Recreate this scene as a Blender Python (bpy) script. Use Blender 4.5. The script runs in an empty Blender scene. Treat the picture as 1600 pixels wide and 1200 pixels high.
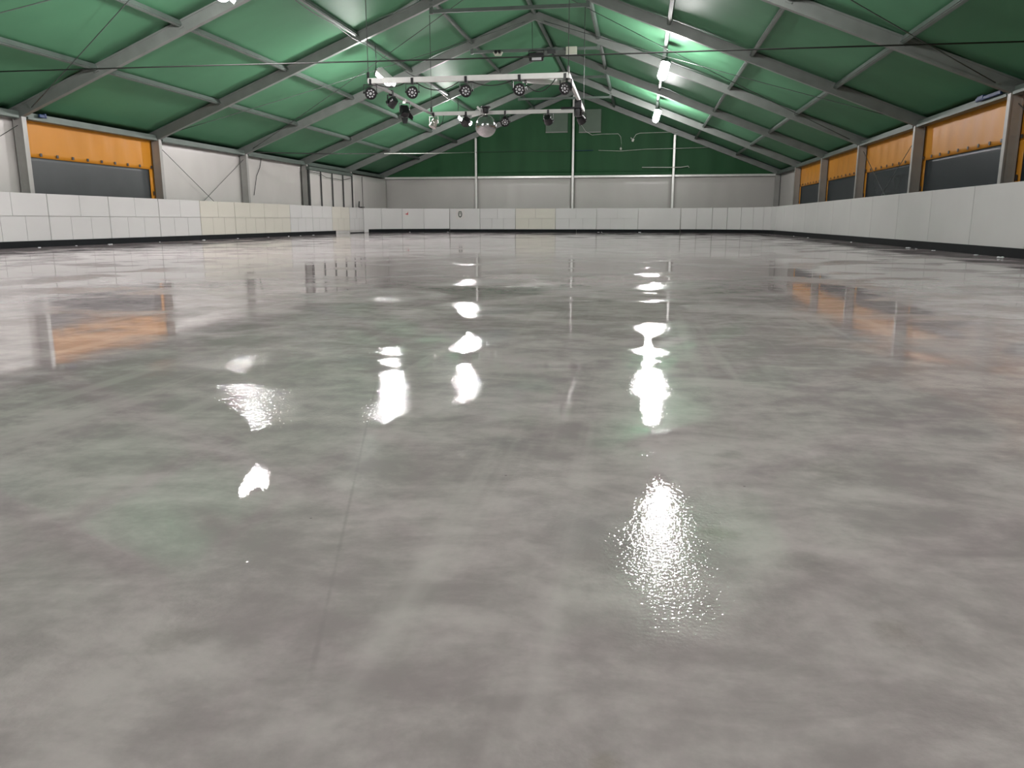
import bpy, math, random
from mathutils import Vector, Matrix

random.seed(7)
scene = bpy.context.scene
COL = scene.collection

# ------------------------------------------------------------------ camera, world, exposure
FPX, YAW, PITCH, ROLL, CAMH = 1221.72, 0.1592, 0.2062, -0.0004, 0.5702
_f = Vector((-math.sin(YAW) * math.cos(PITCH), math.cos(YAW) * math.cos(PITCH), -math.sin(PITCH)))
_r = Vector((math.cos(YAW), math.sin(YAW), 0.0))
_u = _r.cross(_f)
CR = _r * math.cos(ROLL) + _u * math.sin(ROLL)
CU = -_r * math.sin(ROLL) + _u * math.cos(ROLL)
CF = _f
cam_d = bpy.data.cameras.new('camera')
cam_d.sensor_width = 36.0
cam_d.lens = FPX / 1600.0 * 36.0
cam_d.clip_start = 0.02
cam_d.clip_end = 400
cam = bpy.data.objects.new('camera', cam_d)
COL.objects.link(cam)
cm = Matrix.Identity(4)
for i in range(3):
    cm[i][0] = CR[i]; cm[i][1] = CU[i]; cm[i][2] = -CF[i]
cm[0][3], cm[1][3], cm[2][3] = 0, 0, CAMH
cam.matrix_world = cm
scene.camera = cam

world = bpy.data.worlds.new('night')
scene.world = world
world.use_nodes = True
world.node_tree.nodes['Background'].inputs[0].default_value = (0.008, 0.010, 0.013, 1)
world.node_tree.nodes['Background'].inputs[1].default_value = 1.0

scene.view_settings.view_transform = 'Standard'
scene.view_settings.look = 'None'
scene.view_settings.gamma = 1.0
scene.view_settings.use_curve_mapping = False
scene.view_settings.exposure = 1.24
scene.cycles.max_bounces = 8

LAMP_W = {'white': 315.0, 'orange': 138.0}      # emission of the floodlight faces on the two roof slopes

# ------------------------------------------------------------------ pixel -> place
C0 = Vector((0, 0, CAMH))
def ray(x, y): return CF + CR * ((x - 800) / FPX) + CU * ((600 - y) / FPX)
def onY(x, y, Y): d = ray(x, y); return C0 + d * (Y / d.y)
def onX(x, y, X): d = ray(x, y); return C0 + d * (X / d.x)
def onZ(x, y, Z): d = ray(x, y); return C0 + d * ((Z - CAMH) / d.z)

# ------------------------------------------------------------------ tent dimensions (metres)
XL, XR, MID = -13.447, 6.553, -3.447
D, BAY = 40.95, 5.0
EAVE, RIDGE = 2.7456, 6.6827
SL = (RIDGE - EAVE) / 10.0
NF = 12
def FY(k): return D - BAY * k
def line_z(x): return RIDGE - SL * abs(x - MID)
ROOF_OFF = 0.30

# ------------------------------------------------------------------ materials
MATS = {}
def nodes_of(name):
    m = bpy.data.materials.new(name); m.use_nodes = True
    nt = m.node_tree
    return m, nt, nt.nodes['Principled BSDF'], nt.nodes['Material Output']

def pm(name, col, rough=0.5, metal=0.0, var=0.12, scale=2.0, bump=0.0, bscale=20.0, spec=0.5, trans=None, stretch=(1, 1, 1)):
    m, nt, b, out = nodes_of(name)
    tc = nt.nodes.new('ShaderNodeTexCoord')
    mp = nt.nodes.new('ShaderNodeMapping'); mp.inputs['Scale'].default_value = stretch
    nt.links.new(tc.outputs['Object'], mp.inputs[0])
    n = nt.nodes.new('ShaderNodeTexNoise'); n.inputs['Scale'].default_value = scale; n.inputs['Detail'].default_value = 5
    nt.links.new(mp.outputs[0], n.inputs['Vector'])
    r = nt.nodes.new('ShaderNodeMapRange')
    r.inputs['From Min'].default_value = 0.3; r.inputs['From Max'].default_value = 0.7
    r.inputs['To Min'].default_value = 1 - var; r.inputs['To Max'].default_value = 1 + var
    nt.links.new(n.outputs['Fac'], r.inputs['Value'])
    mx = nt.nodes.new('ShaderNodeMix'); mx.data_type = 'RGBA'; mx.blend_type = 'MULTIPLY'; mx.inputs['Factor'].default_value = 1
    mx.inputs[6].default_value = (*col, 1)
    nt.links.new(r.outputs[0], mx.inputs[7])
    nt.links.new(mx.outputs[2], b.inputs['Base Color'])
    b.inputs['Roughness'].default_value = rough
    b.inputs['Metallic'].default_value = metal
    b.inputs['Specular IOR Level'].default_value = spec
    if bump:
        bn = nt.nodes.new('ShaderNodeTexNoise'); bn.inputs['Scale'].default_value = bscale; bn.inputs['Detail'].default_value = 3
        nt.links.new(mp.outputs[0], bn.inputs['Vector'])
        bp = nt.nodes.new('ShaderNodeBump'); bp.inputs['Strength'].default_value = bump; bp.inputs['Distance'].default_value = 0.02
        nt.links.new(bn.outputs['Fac'], bp.inputs['Height']); nt.links.new(bp.outputs[0], b.inputs['Normal'])
    if trans:
        t = nt.nodes.new('ShaderNodeBsdfTransparent'); t.inputs[0].default_value = (*trans[1], 1)
        ms = nt.nodes.new('ShaderNodeMixShader'); ms.inputs[0].default_value = trans[0]
        nt.links.new(b.outputs[0], ms.inputs[1]); nt.links.new(t.outputs[0], ms.inputs[2]); nt.links.new(ms.outputs[0], out.inputs['Surface'])
    MATS[name] = m
    return m

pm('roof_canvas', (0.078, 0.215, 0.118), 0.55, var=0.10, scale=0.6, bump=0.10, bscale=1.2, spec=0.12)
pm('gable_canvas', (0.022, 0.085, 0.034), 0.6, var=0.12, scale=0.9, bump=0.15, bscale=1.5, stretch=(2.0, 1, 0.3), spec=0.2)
pm('white_canvas', (0.50, 0.49, 0.465), 0.36, var=0.04, scale=0.8, bump=0.25, bscale=1.6, stretch=(1, 1, 0.6))
pm('orange_canvas', (0.54, 0.225, 0.020), 0.38, var=0.07, scale=1.0, bump=0.25, bscale=2.4, spec=0.2, stretch=(1, 1, 0.5))
pm('grey_sheet', (0.072, 0.080, 0.082), 0.35, var=0.12, scale=0.9, trans=(0.10, (0.55, 0.6, 0.62)), spec=0.3)
pm('window_sheet', (0.050, 0.060, 0.062), 0.30, var=0.15, scale=0.9, trans=(0.50, (0.62, 0.68, 0.70)), spec=0.3)
pm('aluminium', (0.185, 0.205, 0.190), 0.45, metal=0.25, var=0.10, scale=3.0, bump=0.03, bscale=30)
pm('leg_metal', (0.33, 0.33, 0.31), 0.45, metal=0.2, var=0.08, scale=3.0)
pm('bright_metal', (0.70, 0.71, 0.68), 0.30, metal=0.3, var=0.06, scale=6.0)
pm('purlin_metal', (0.105, 0.135, 0.118), 0.5, metal=0.25, var=0.12, scale=3.0)
pm('dark_metal', (0.055, 0.060, 0.060), 0.45, metal=0.4, var=0.2, scale=5.0)
pm('black_plastic', (0.012, 0.012, 0.014), 0.38, var=0.2, scale=9.0)
pm('lens_grey', (0.06, 0.06, 0.065), 0.2, var=0.1, scale=9.0)
pm('led_clear', (0.55, 0.56, 0.58), 0.12, var=0.05, scale=9.0, spec=0.8)
pm('rig_white', (0.62, 0.62, 0.60), 0.45, var=0.06, scale=4.0)
pm('added_reflector_white', (0.80, 0.80, 0.79), 0.4, var=0.03, scale=4.0)
pm('rig_grey', (0.25, 0.25, 0.24), 0.5, var=0.10, scale=4.0)
pm('board_white', (0.555, 0.555, 0.545), 0.30, var=0.035, scale=0.9, bump=0.02, bscale=6)
pm('board_cream', (0.555, 0.54, 0.475), 0.30, var=0.04, scale=0.9, bump=0.02, bscale=6)
pm('board_joint', (0.46, 0.46, 0.44), 0.6, var=0.1, scale=3.0)
pm('kick_black', (0.007, 0.009, 0.010), 0.7, var=0.2, scale=3.0, spec=0.15)
pm('wire_black', (0.02, 0.022, 0.02), 0.5, var=0.1, scale=3.0)
pm('wire_steel', (0.10, 0.12, 0.11), 0.4, metal=0.5, var=0.1, scale=3.0)
pm('wire_white', (0.55, 0.58, 0.52), 0.5, var=0.1, scale=3.0)
pm('silver', (0.55, 0.52, 0.48), 0.3, metal=0.8, var=0.12, scale=12.0)
pm('vent_grey', (0.080, 0.125, 0.088), 0.5, var=0.06, scale=2.0, bump=0.06, bscale=3)
pm('box_beige', (0.42, 0.44, 0.36), 0.5, var=0.05, scale=4.0)
pm('blue_strap', (0.015, 0.04, 0.12), 0.5, var=0.2, scale=8.0)
pm('snow', (0.80, 0.83, 0.85), 0.55, var=0.06, scale=20.0, bump=0.4, bscale=60)
pm('sticker_red', (0.40, 0.06, 0.07), 0.4, var=0.1, scale=12.0)
pm('sticker_dark', (0.06, 0.075, 0.065), 0.4, var=0.15, scale=18.0)
pm('sticker_pale', (0.57, 0.55, 0.53), 0.4, var=0.03, scale=8.0)
pm('sticker_mid', (0.30, 0.31, 0.28), 0.4, var=0.10, scale=30.0)
pm('outside_ground', (0.06, 0.06, 0.06), 0.8, var=0.3, scale=0.4)
pm('trestle_metal', (0.60, 0.61, 0.61), 0.4, metal=0.5, var=0.1, scale=6.0)

def lamp_mat(name, strength):
    m, nt, b, out = nodes_of(name)
    nt.nodes.remove(b)
    e = nt.nodes.new('ShaderNodeEmission'); e.inputs[0].default_value = (1.0, 0.950, 0.955, 1); e.inputs[1].default_value = strength
    nt.links.new(e.outputs[0], out.inputs['Surface'])
    MATS[name] = m
lamp_mat('lamp_glow_white', LAMP_W['white'])
lamp_mat('lamp_glow_white_far', LAMP_W['white'] * 0.95)
lamp_mat('lamp_glow_orange_far', LAMP_W['orange'] * 1.25)
lamp_mat('lamp_glow_orange', LAMP_W['orange'])

def mirror_ball_mat():
    m, nt, b, out = nodes_of('mirror_tiles')
    b.inputs['Metallic'].default_value = 0.85
    b.inputs['Roughness'].default_value = 0.16
    tc = nt.nodes.new('ShaderNodeTexCoord')
    v = nt.nodes.new('ShaderNodeTexVoronoi'); v.inputs['Scale'].default_value = 60
    nt.links.new(tc.outputs['Object'], v.inputs['Vector'])
    r = nt.nodes.new('ShaderNodeMapRange'); r.inputs['To Min'].default_value = 0.32; r.inputs['To Max'].default_value = 0.55
    nt.links.new(v.outputs['Distance'], r.inputs['Value'])
    nt.links.new(r.outputs[0], b.inputs['Base Color'])
    bp = nt.nodes.new('ShaderNodeBump'); bp.inputs['Strength'].default_value = 0.12; bp.inputs['Distance'].default_value = 0.004
    nt.links.new(v.outputs['Distance'], bp.inputs['Height']); nt.links.new(bp.outputs[0], b.inputs['Normal'])
    MATS['mirror_tiles'] = m
mirror_ball_mat()

def ice_mat():
    m, nt, b, out = nodes_of('wet_ice')
    N, L = nt.nodes.new, nt.links.new
    tc = N('ShaderNodeTexCoord')
    def mapping(scale, rot=0.0):
        mp = N('ShaderNodeMapping'); mp.inputs['Scale'].default_value = scale; mp.inputs['Rotation'].default_value = (0, 0, rot)
        L(tc.outputs['Object'], mp.inputs[0]); return mp.outputs[0]
    def noise(vec, scale, detail=6, rough=0.55, dist=0.0):
        n = N('ShaderNodeTexNoise'); n.inputs['Scale'].default_value = scale; n.inputs['Detail'].default_value = detail
        n.inputs['Roughness'].default_value = rough; n.inputs['Distortion'].default_value = dist
        L(vec, n.inputs['Vector']); return n.outputs['Fac']
    def rng(v, a, bb, c, d):
        r = N('ShaderNodeMapRange'); r.interpolation_type = 'SMOOTHSTEP'
        r.inputs['From Min'].default_value = a; r.inputs['From Max'].default_value = bb
        r.inputs['To Min'].default_value = c; r.inputs['To Max'].default_value = d
        L(v, r.inputs['Value']); return r.outputs[0]
    def math_(op, a, bb):
        n = N('ShaderNodeMath'); n.operation = op
        for i, q in enumerate((a, bb)):
            if isinstance(q, (int, float)): n.inputs[i].default_value = q
            else: L(q, n.inputs[i])
        return n.outputs[0]
    def mixc(fac, c1, c2):
        n = N('ShaderNodeMix'); n.data_type = 'RGBA'
        if isinstance(fac, (int, float)): n.inputs['Factor'].default_value = fac
        else: L(fac, n.inputs['Factor'])
        for i, q in ((6, c1), (7, c2)):
            if isinstance(q, tuple): n.inputs[i].default_value = (*q, 1)
            else: L(q, n.inputs[i])
        return n.outputs[2]
    big = noise(mapping((1, 1, 1)), 0.55, 6, 0.6, 0.4)
    mid = noise(mapping((1, 1.6, 1)), 2.6, 8, 0.62, 0.5)
    fine = noise(mapping((1, 1, 1)), 11.0, 6, 0.65)
    cloud = math_('ADD', math_('ADD', math_('MULTIPLY', big, 0.32), math_('MULTIPLY', mid, 0.43)), math_('MULTIPLY', fine, 0.25))
    c = mixc(rng(cloud, 0.41, 0.60, 0, 1), (0.53, 0.435, 0.455), (0.83, 0.70, 0.72))
    # long pale skate and resurfacing streaks, in two directions
    s1 = noise(mapping((7.0, 0.35, 1), 0.10), 1.0, 4, 0.5, 0.2)
    s2 = noise(mapping((5.0, 0.22, 1), -0.75), 1.0, 4, 0.5, 0.3)
    c = mixc(rng(s1, 0.56, 0.72, 0, 0.45), c, (0.88, 0.755, 0.77))
    c = mixc(rng(s2, 0.58, 0.74, 0, 0.40), c, (0.88, 0.755, 0.77))
    # faint brownish and bluish tints frozen in
    t1 = noise(mapping((1, 1, 1)), 1.3, 3)
    c = mixc(rng(t1, 0.55, 0.75, 0, 0.22), c, (0.55, 0.44, 0.44))
    t2 = noise(mapping((1.2, 1, 1)), 0.8, 3, 0.5, 1.0)
    c = mixc(rng(t2, 0.55, 0.75, 0, 0.25), c, (0.54, 0.55, 0.62))
    sep = N('ShaderNodeSeparateXYZ'); L(tc.outputs['Object'], sep.inputs[0])
    # dark line buried in the ice, running from the near end
    def line(ax, ay, bx, by, w, strength, colr, c):
        L2 = math.hypot(bx - ax, by - ay); ux, uy = (bx - ax) / L2, (by - ay) / L2
        px, py = math_('SUBTRACT', sep.outputs[0], ax), math_('SUBTRACT', sep.outputs[1], ay)
        d = math_('ABSOLUTE', math_('SUBTRACT', math_('MULTIPLY', px, uy), math_('MULTIPLY', py, ux)), 0)
        d = math_('ADD', d, math_('MULTIPLY', math_('SUBTRACT', fine, 0.5), w * 1.5))
        t = math_('ADD', math_('MULTIPLY', px, ux), math_('MULTIPLY', py, uy))
        k = math_('MULTIPLY', rng(d, 0, w, 1, 0), math_('MULTIPLY', rng(t, -0.06, 0.06, 0, 1), rng(t, L2 - 0.3, L2, 1, 0)))
        k = math_('MULTIPLY', k, rng(mid, 0.38, 0.6, 0.35 * strength, strength))
        return mixc(k, c, colr)
    c = line(-0.40, 0.86, -0.95, 2.75, 0.006, 0.26, (0.27, 0.22, 0.23), c)
    c = line(-1.55, 1.15, -1.05, 2.6, 0.05, 0.35, (0.88, 0.76, 0.77), c)
    # stains with a shape of their own
    def spot(x, y, rx, ry, strength, colr, c):
        dx = math_('DIVIDE', math_('SUBTRACT', sep.outputs[0], x), rx)
        dy = math_('DIVIDE', math_('SUBTRACT', sep.outputs[1], y), ry)
        d = math_('SQRT', math_('ADD', math_('MULTIPLY', dx, dx), math_('MULTIPLY', dy, dy)), 0)
        d = math_('ADD', d, math_('MULTIPLY', math_('SUBTRACT', fine, 0.5), 2.2))
        return mixc(rng(d, 0.0, 1.2, strength * 0.7, 0), c, colr)
    for sp in ((0.16, 1.41, 0.045, 0.04, 0.5, (0.22, 0.20, 0.13)), (0.45, 1.84, 0.07, 0.09, 0.25, (0.25, 0.24, 0.17)),
               (0.375, 1.09, 0.030, 0.05, 0.45, (0.24, 0.17, 0.14)), (-0.63, 0.91, 0.05, 0.05, 0.30, (0.20, 0.17, 0.14)),
               (0.24, 1.92, 0.04, 0.04, 0.35, (0.24, 0.20, 0.20)), (-0.31, 1.96, 0.09, 0.10, 0.25, (0.24, 0.24, 0.26)),
               (-0.02, 0.74, 0.02, 0.02, 0.4, (0.30, 0.22, 0.12)), (0.28, 1.30, 0.08, 0.05, 0.28, (0.26, 0.24, 0.22))):
        c = spot(*sp, c)
    # a few specks of dirt
    v = N('ShaderNodeTexVoronoi'); v.inputs['Scale'].default_value = 5.5; L(mapping((1, 1, 1)), v.inputs['Vector'])
    c = mixc(rng(v.outputs['Distance'], 0.012, 0.022, 0.55, 0), c, (0.10, 0.07, 0.06))
    L(c, b.inputs['Base Color'])
    b.inputs['IOR'].default_value = 1.40
    b.inputs['Specular IOR Level'].default_value = 0.5
    # water film: mirror smooth in most places, rippled in patches
    patch = noise(mapping((1, 1, 1)), 1.1, 3, 0.5, 0.3)
    L(rng(patch, 0.46, 0.70, 0.004, 0.030), b.inputs['Roughness'])
    rip = noise(mapping((1, 1, 1)), 22.0, 3, 0.55)
    swell = noise(mapping((1, 1.6, 1)), 1.6, 2, 0.5)
    grain = noise(mapping((1, 1, 1)), 120.0, 2, 0.5)
    h = math_('ADD', math_('MULTIPLY', swell, 0.10), math_('MULTIPLY', rip, rng(patch, 0.46, 0.66, 0.0015, 0.035)))
    h = math_('ADD', h, math_('MULTIPLY', grain, rng(patch, 0.46, 0.64, 0.004, 0.11)))
    bp = N('ShaderNodeBump'); bp.inputs['Strength'].default_value = 0.5; bp.inputs['Distance'].default_value = 0.018
    L(h, bp.inputs['Height']); L(bp.outputs[0], b.inputs['Normal'])
    MATS['wet_ice'] = m
ice_mat()

# ------------------------------------------------------------------ mesh helpers
class MB:
    def __init__(s): s.v, s.f = [], []
    def add(s, vs, fs):
        o = len(s.v); s.v += [Vector(p) for p in vs]; s.f += [tuple(i + o for i in q) for q in fs]; return s
    def hexa(s, p): return s.add(p, [(0, 3, 2, 1), (4, 5, 6, 7), (0, 1, 5, 4), (1, 2, 6, 5), (2, 3, 7, 6), (3, 0, 4, 7)])
    def box(s, c, d, rot=None):
        c = Vector(c); h = Vector(d) / 2
        pts = [Vector((sx * h.x, sy * h.y, sz * h.z)) for sz in (-1, 1) for sx, sy in ((-1, -1), (1, -1), (1, 1), (-1, 1))]
        if rot is not None: pts = [rot @ p for p in pts]
        return s.hexa([c + p for p in pts])
    def bar(s, a, b, w, h, up=(0, 0, 1), off=0.0):
        a, b = Vector(a), Vector(b); d = (b - a).normalized(); up = Vector(up)
        sd = d.cross(up)
        if sd.length < 1e-5: sd = d.cross(Vector((1, 0, 0)))
        sd.normalize(); u = sd.cross(d).normalized()
        a = a + u * off; b = b + u * off
        p = [e + sd * (sx * w / 2) + u * (sz * h / 2) for e in (a, b) for sx, sz in ((-1, -1), (1, -1), (1, 1), (-1, 1))]
        return s.hexa(p)
    def tube(s, pts, r, n=6, closed=False):
        pts = [Vector(p) for p in pts]; m = len(pts); vs, fs = [], []
        for i, p in enumerate(pts):
            t = (pts[min(i + 1, m - 1)] - pts[max(i - 1, 0)]).normalized()
            a = t.cross(Vector((0, 0, 1)))
            if a.length < 1e-3: a = t.cross(Vector((1, 0, 0)))
            a.normalize(); b2 = t.cross(a)
            for k in range(n):
                q = 2 * math.pi * k / n; vs.append(p + a * (r * math.cos(q)) + b2 * (r * math.sin(q)))
        for i in range(m - 1):
            for k in range(n):
                fs.append((i * n + k, i * n + (k + 1) % n, (i + 1) * n + (k + 1) % n, (i + 1) * n + k))
        fs.append(tuple(range(n))[::-1]); fs.append(tuple((m - 1) * n + k for k in range(n)))
        return s.add(vs, fs)
    def lathe(s, prof, n=20, mat=None):
        vs, fs = [], []
        for (r, z) in prof:
            for k in range(n):
                q = 2 * math.pi * k / n; vs.append(Vector((r * math.cos(q), r * math.sin(q), z)))
        for i in range(len(prof) - 1):
            for k in range(n):
                fs.append((i * n + k, i * n + (k + 1) % n, (i + 1) * n + (k + 1) % n, (i + 1) * n + k))
        fs.append(tuple(range(n))[::-1]); fs.append(tuple((len(prof) - 1) * n + k for k in range(n)))
        if mat is not None: vs = [mat @ p for p in vs]
        return s.add(vs, fs)
    def grid(s, fn, nu, nv):
        vs = [fn(i / nu, j / nv) for j in range(nv + 1) for i in range(nu + 1)]
        fs = [(j * (nu + 1) + i, j * (nu + 1) + i + 1, (j + 1) * (nu + 1) + i + 1, (j + 1) * (nu + 1) + i) for j in range(nv) for i in range(nu)]
        return s.add(vs, fs)
    def build(s, name, mat, parent=None, origin=None, smooth=False, solid=0.0, bevel=0.0):
        """vertices are in the parent's space; origin moves the object's own origin inside it"""
        o3 = Vector(origin) if origin is not None else Vector((0, 0, 0))
        me = bpy.data.meshes.new(name)
        me.from_pydata([tuple(p - o3) for p in s.v], [], s.f); me.update()
        me.materials.append(MATS[mat])
        if smooth:
            for p in me.polygons: p.use_smooth = True
        o = bpy.data.objects.new(name, me); COL.objects.link(o)
        o.location = o3
        if parent is not None: o.parent = parent
        if solid:
            md = o.modifiers.new('thickness', 'SOLIDIFY'); md.thickness = solid; md.offset = 0
        if bevel:
            md = o.modifiers.new('soft_edge', 'BEVEL'); md.width = bevel; md.segments = 2; md.limit_method = 'ANGLE'
        return o

def empty(name, loc=(0, 0, 0), rot=(0, 0, 0)):
    o = bpy.data.objects.new(name, None); COL.objects.link(o); o.location = loc; o.rotation_euler = rot
    o.empty_display_size = 0.2
    return o
def tag(o, label, cat, group=None):
    o['label'] = label; o['category'] = cat
    if group: o['group'] = group
    return o
def structure(o, label=None):
    o['kind'] = 'structure'
    if label: o['label'] = label
    return o
def child_copy(o, parent, loc=None):
    c = o.copy(); COL.objects.link(c); c.parent = parent
    if loc is not None: c.location = loc
    return c
def copy_tree(root, loc, rot=None):
    r = root.copy(); COL.objects.link(r); r.location = loc
    if rot is not None: r.rotation_euler = rot
    for ch in root.children:
        c = ch.copy(); COL.objects.link(c); c.parent = r
        for g in ch.children:
            d = g.copy(); COL.objects.link(d); d.parent = c
    return r
ORD = ['', 'first', 'second', 'third', 'fourth', 'fifth', 'sixth', 'seventh', 'eighth', 'ninth', 'tenth', 'eleventh', 'twelfth']

# ================================================================== SETTING
FLOOR_Y0, FLOOR_Y1 = FY(NF - 1) - 0.3, D + 0.3
fl = MB()
fl.add([(XL - 0.2, FLOOR_Y0, 0), (XR + 0.2, FLOOR_Y0, 0), (XR + 0.2, FLOOR_Y1, 0), (XL - 0.2, FLOOR_Y1, 0)], [(0, 1, 2, 3)])
structure(fl.build('floor', 'wet_ice'), 'wet grey white ice sheet of the rink')
gr = MB().box((MID, 18, -0.30), (120, 120, 0.4))
structure(gr.build('ground', 'outside_ground'), 'dark ground outside the tent')

# ---- roof: canvas panels per bay and slope, purlins between the frames
ceiling = structure(empty('ceiling', (MID, 18, 0)), 'green canvas tent roof with grey purlins')
PUR = [0.0, 2.0, 4.0, 6.0, 8.0, 10.0]
CO = Vector((MID, 18, 0))
def roof_panel(k, sgn, seed):
    y1, y0 = FY(k), FY(k + 1)
    def fn(u, v):
        d = -0.25 + u * 10.25
        x = MID + sgn * (10 - d)
        y = y0 + (y1 - y0) * v
        sag = -0.05 * math.sin(math.pi * ((d % 2.0) / 2.0)) * math.sin(math.pi * v) if 0 < d < 10 else 0
        sag += 0.012 * math.sin(5.1 * x + seed) * math.sin(3.3 * y + 2 * seed)
        return Vector((x, y, EAVE + ROOF_OFF + SL * d - sag * 0.6)) - CO
    MB().grid(fn, 41, 10).build('canvas_panel', 'roof_canvas', ceiling, smooth=True, solid=0.006)
for k in range(NF - 1):
    for sgn in (-1, 1): roof_panel(k, sgn, k * 1.7 + sgn)
pur_mesh = {}
for k in range(NF - 1):
    for sgn in (-1, 1):
        for d in PUR[1:]:
            if d == 10.0 and sgn == 1: continue
            x = MID + sgn * (10 - d)
            z = EAVE + 0.20 + SL * d
            up = (sgn * SL, 0, 1) if d < 10 else (0, 0, 1)
            key = (sgn, d < 10)
            loc = Vector((x, (FY(k) + FY(k + 1)) / 2, z)) - CO
            if key not in pur_mesh:
                pur_mesh[key] = MB().bar((0, -BAY / 2 + 0.07, 0), (0, BAY / 2 - 0.07, 0), 0.09, 0.10, up).bar((0, -BAY / 2 + 0.07, 0), (0, BAY / 2 - 0.07, 0), 0.045, 0.13, up).build('purlin', 'purlin_metal', ceiling)
                pur_mesh[key].location = loc
            else:
                child_copy(pur_mesh[key], ceiling, loc)

# ---- side walls
def wrinkled(x, y0, y1, z0, z1, amp=0.012, seed=0.0, nu=24, nv=10, dx=0.0):
    def fn(u, v):
        y = y0 + (y1 - y0) * u; z = z0 + (z1 - z0) * v
        e = math.sin(math.pi * u) ** 0.5 * math.sin(math.pi * min(1, max(0, v * 0.96 + 0.02))) ** 0.4
        w = amp * e * (math.sin(9 * y + seed + 1.5 * z) + 0.7 * math.sin(17 * y - 2.2 * z + 2 * seed) * v)
        return Vector((x + w, y, z))
    return MB().grid(fn, nu, nv)

TAB = None
def window_bay(root, base, X, sgn, k, seed):
    """orange canvas with a dark clear sheet below; bay between frame k and frame k-1"""
    global TAB
    y0, y1 = FY(k) + 0.001, FY(k - 1) - 0.001
    e0, e1 = y0 + 0.24, y1 - 0.24
    ztop, zmid = 2.84, 1.97
    inn = -sgn * 0.012
    o = empty('window_%d' % seed, (X, (y0 + y1) / 2, 0)); structure(o, 'orange canvas bay with dark clear sheet in its lower half')
    B = o.location.copy()
    def sh(mb):
        mb.v = [p - B for p in mb.v]; return mb
    sh(wrinkled(X, e0, y1, zmid, ztop, 0.014, seed)).build('orange_flap', 'orange_canvas', o, smooth=True, solid=0.006)
    sh(wrinkled(X + sgn * 0.022, e0 - 0.03, e1 + 0.03, 0.50, zmid + 0.08, 0.0, seed + 3)).build('clear_sheet', 'window_sheet' if sgn > 0 else 'grey_sheet', o, smooth=True, solid=0.004)
    sh(wrinkled(X, e1, y1, 0.55, zmid, 0.002, seed, 2, 4)).build('orange_edge', 'orange_canvas', o, smooth=True, solid=0.008)
    sh(wrinkled(X + inn, y0, e0 + 0.005, 0.0, ztop, 0.003, seed, 2, 8)).build('white_edge', 'white_canvas', o, smooth=True, solid=0.010)
    sh(wrinkled(X, e0, y1, 0.0, 0.56, 0.006, seed + 5)).build('lower_flap', 'orange_canvas', o, smooth=True, solid=0.006)
    for i in range(9):
        y = y0 + 0.66 + i * (y1 - 0.16 - y0 - 0.66) / 8.0
        loc = Vector((X - sgn * 0.030, y, zmid + 0.065)) - B
        if TAB is None:
            TAB = MB().box((0, 0, 0), (0.012, 0.070, 0.070)).build('buckle', 'black_plastic', o, bevel=0.004); TAB.location = loc
        else: child_copy(TAB, o, loc)
    loc = Vector((X - sgn * 0.030, y1 - 0.15, 1.32)) - B
    c = child_copy(TAB, o, loc); c.scale = (1, 0.7, 1.6)
    return o
def canvas_bay(root, base, X, y0, y1, seed, z1=2.90, mat='white_canvas'):
    mb = wrinkled(X, y0, y1, 0.0, z1, 0.012, seed); mb.v = [p - base for p in mb.v]
    return mb.build('canvas_panel', mat, root, smooth=True, solid=0.006)

wl = structure(empty('wall_left', (XL, 18, 0)), 'tent side wall of white canvas bays')
WLB = wl.location.copy(); XLC = XL - 0.14
wr = structure(empty('wall_right', (XR, 18, 0)), 'tent side wall of orange window bays')
WRB = wr.location.copy(); XRC = XR + 0.14
win_n = 0
for k in range(1, NF):
    y0, y1 = FY(k) + 0.001, FY(k - 1) - 0.001
    if k == 5: win_n += 1; window_bay(wl, WLB, XLC, -1, k, win_n)
    elif k == 1: (canvas_bay(wl, WLB, XL + 0.20, 35.80, FY(0) - 0.12, 1.3, 2.66), canvas_bay(wl, WLB, XLC, y0, y1, 4.0))
    elif k == 2: canvas_bay(wl, WLB, XLC, y0, y1, 2.6)
    else: canvas_bay(wl, WLB, XLC, y0, y1, k * 1.3)
    if k >= 2: win_n += 1; window_bay(wr, WRB, XRC, 1, k, win_n)
    else: canvas_bay(wr, WRB, XRC, y0, y1, k * 2.1)
    # eave rails, one length per bay
    for root, base, X in ((wl, WLB, XL), (wr, WRB, XR)):
        mb = MB().box((X, (y0 + y1) / 2, EAVE + 0.075), (0.14, BAY - 0.16, 0.15)).box((X + (0.09 if X < 0 else -0.09), (y0 + y1) / 2, EAVE + 0.03), (0.05, BAY - 0.26, 0.05))
        mb.v = [p - base for p in mb.v]; mb.build('eave_rail', 'purlin_metal', root)

# white panelled doors in the bay between the second and third frame from the gable
dr = structure(empty('door_1', (XL + 0.10, 33.3, 0)), 'row of four white door panels between dark mullions')
db = dr.location.copy()
dm = [30.85, 32.05, 33.30, 34.57, 35.72]
for i, y in enumerate(dm):
    MB().box(Vector((XL + 0.20, y, 1.29)) - db, (0.06, 0.085, 2.58)).build('mullion', 'dark_metal', dr)
for i in range(4):
    y0, y1 = dm[i] + 0.045, dm[i + 1] - 0.045
    mb = wrinkled(XL + 0.19, y0, y1, 0.02, 2.56, 0.004, i * 2.0, 8, 8); mb.v = [p - db for p in mb.v]
    mb.build('door_panel', 'white_canvas', dr, smooth=True, solid=0.02)
MB().box(Vector((XL + 0.17, 33.30, 2.64)) - db, (0.14, 4.9, 0.13)).build('door_header', 'purlin_metal', dr)

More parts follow.
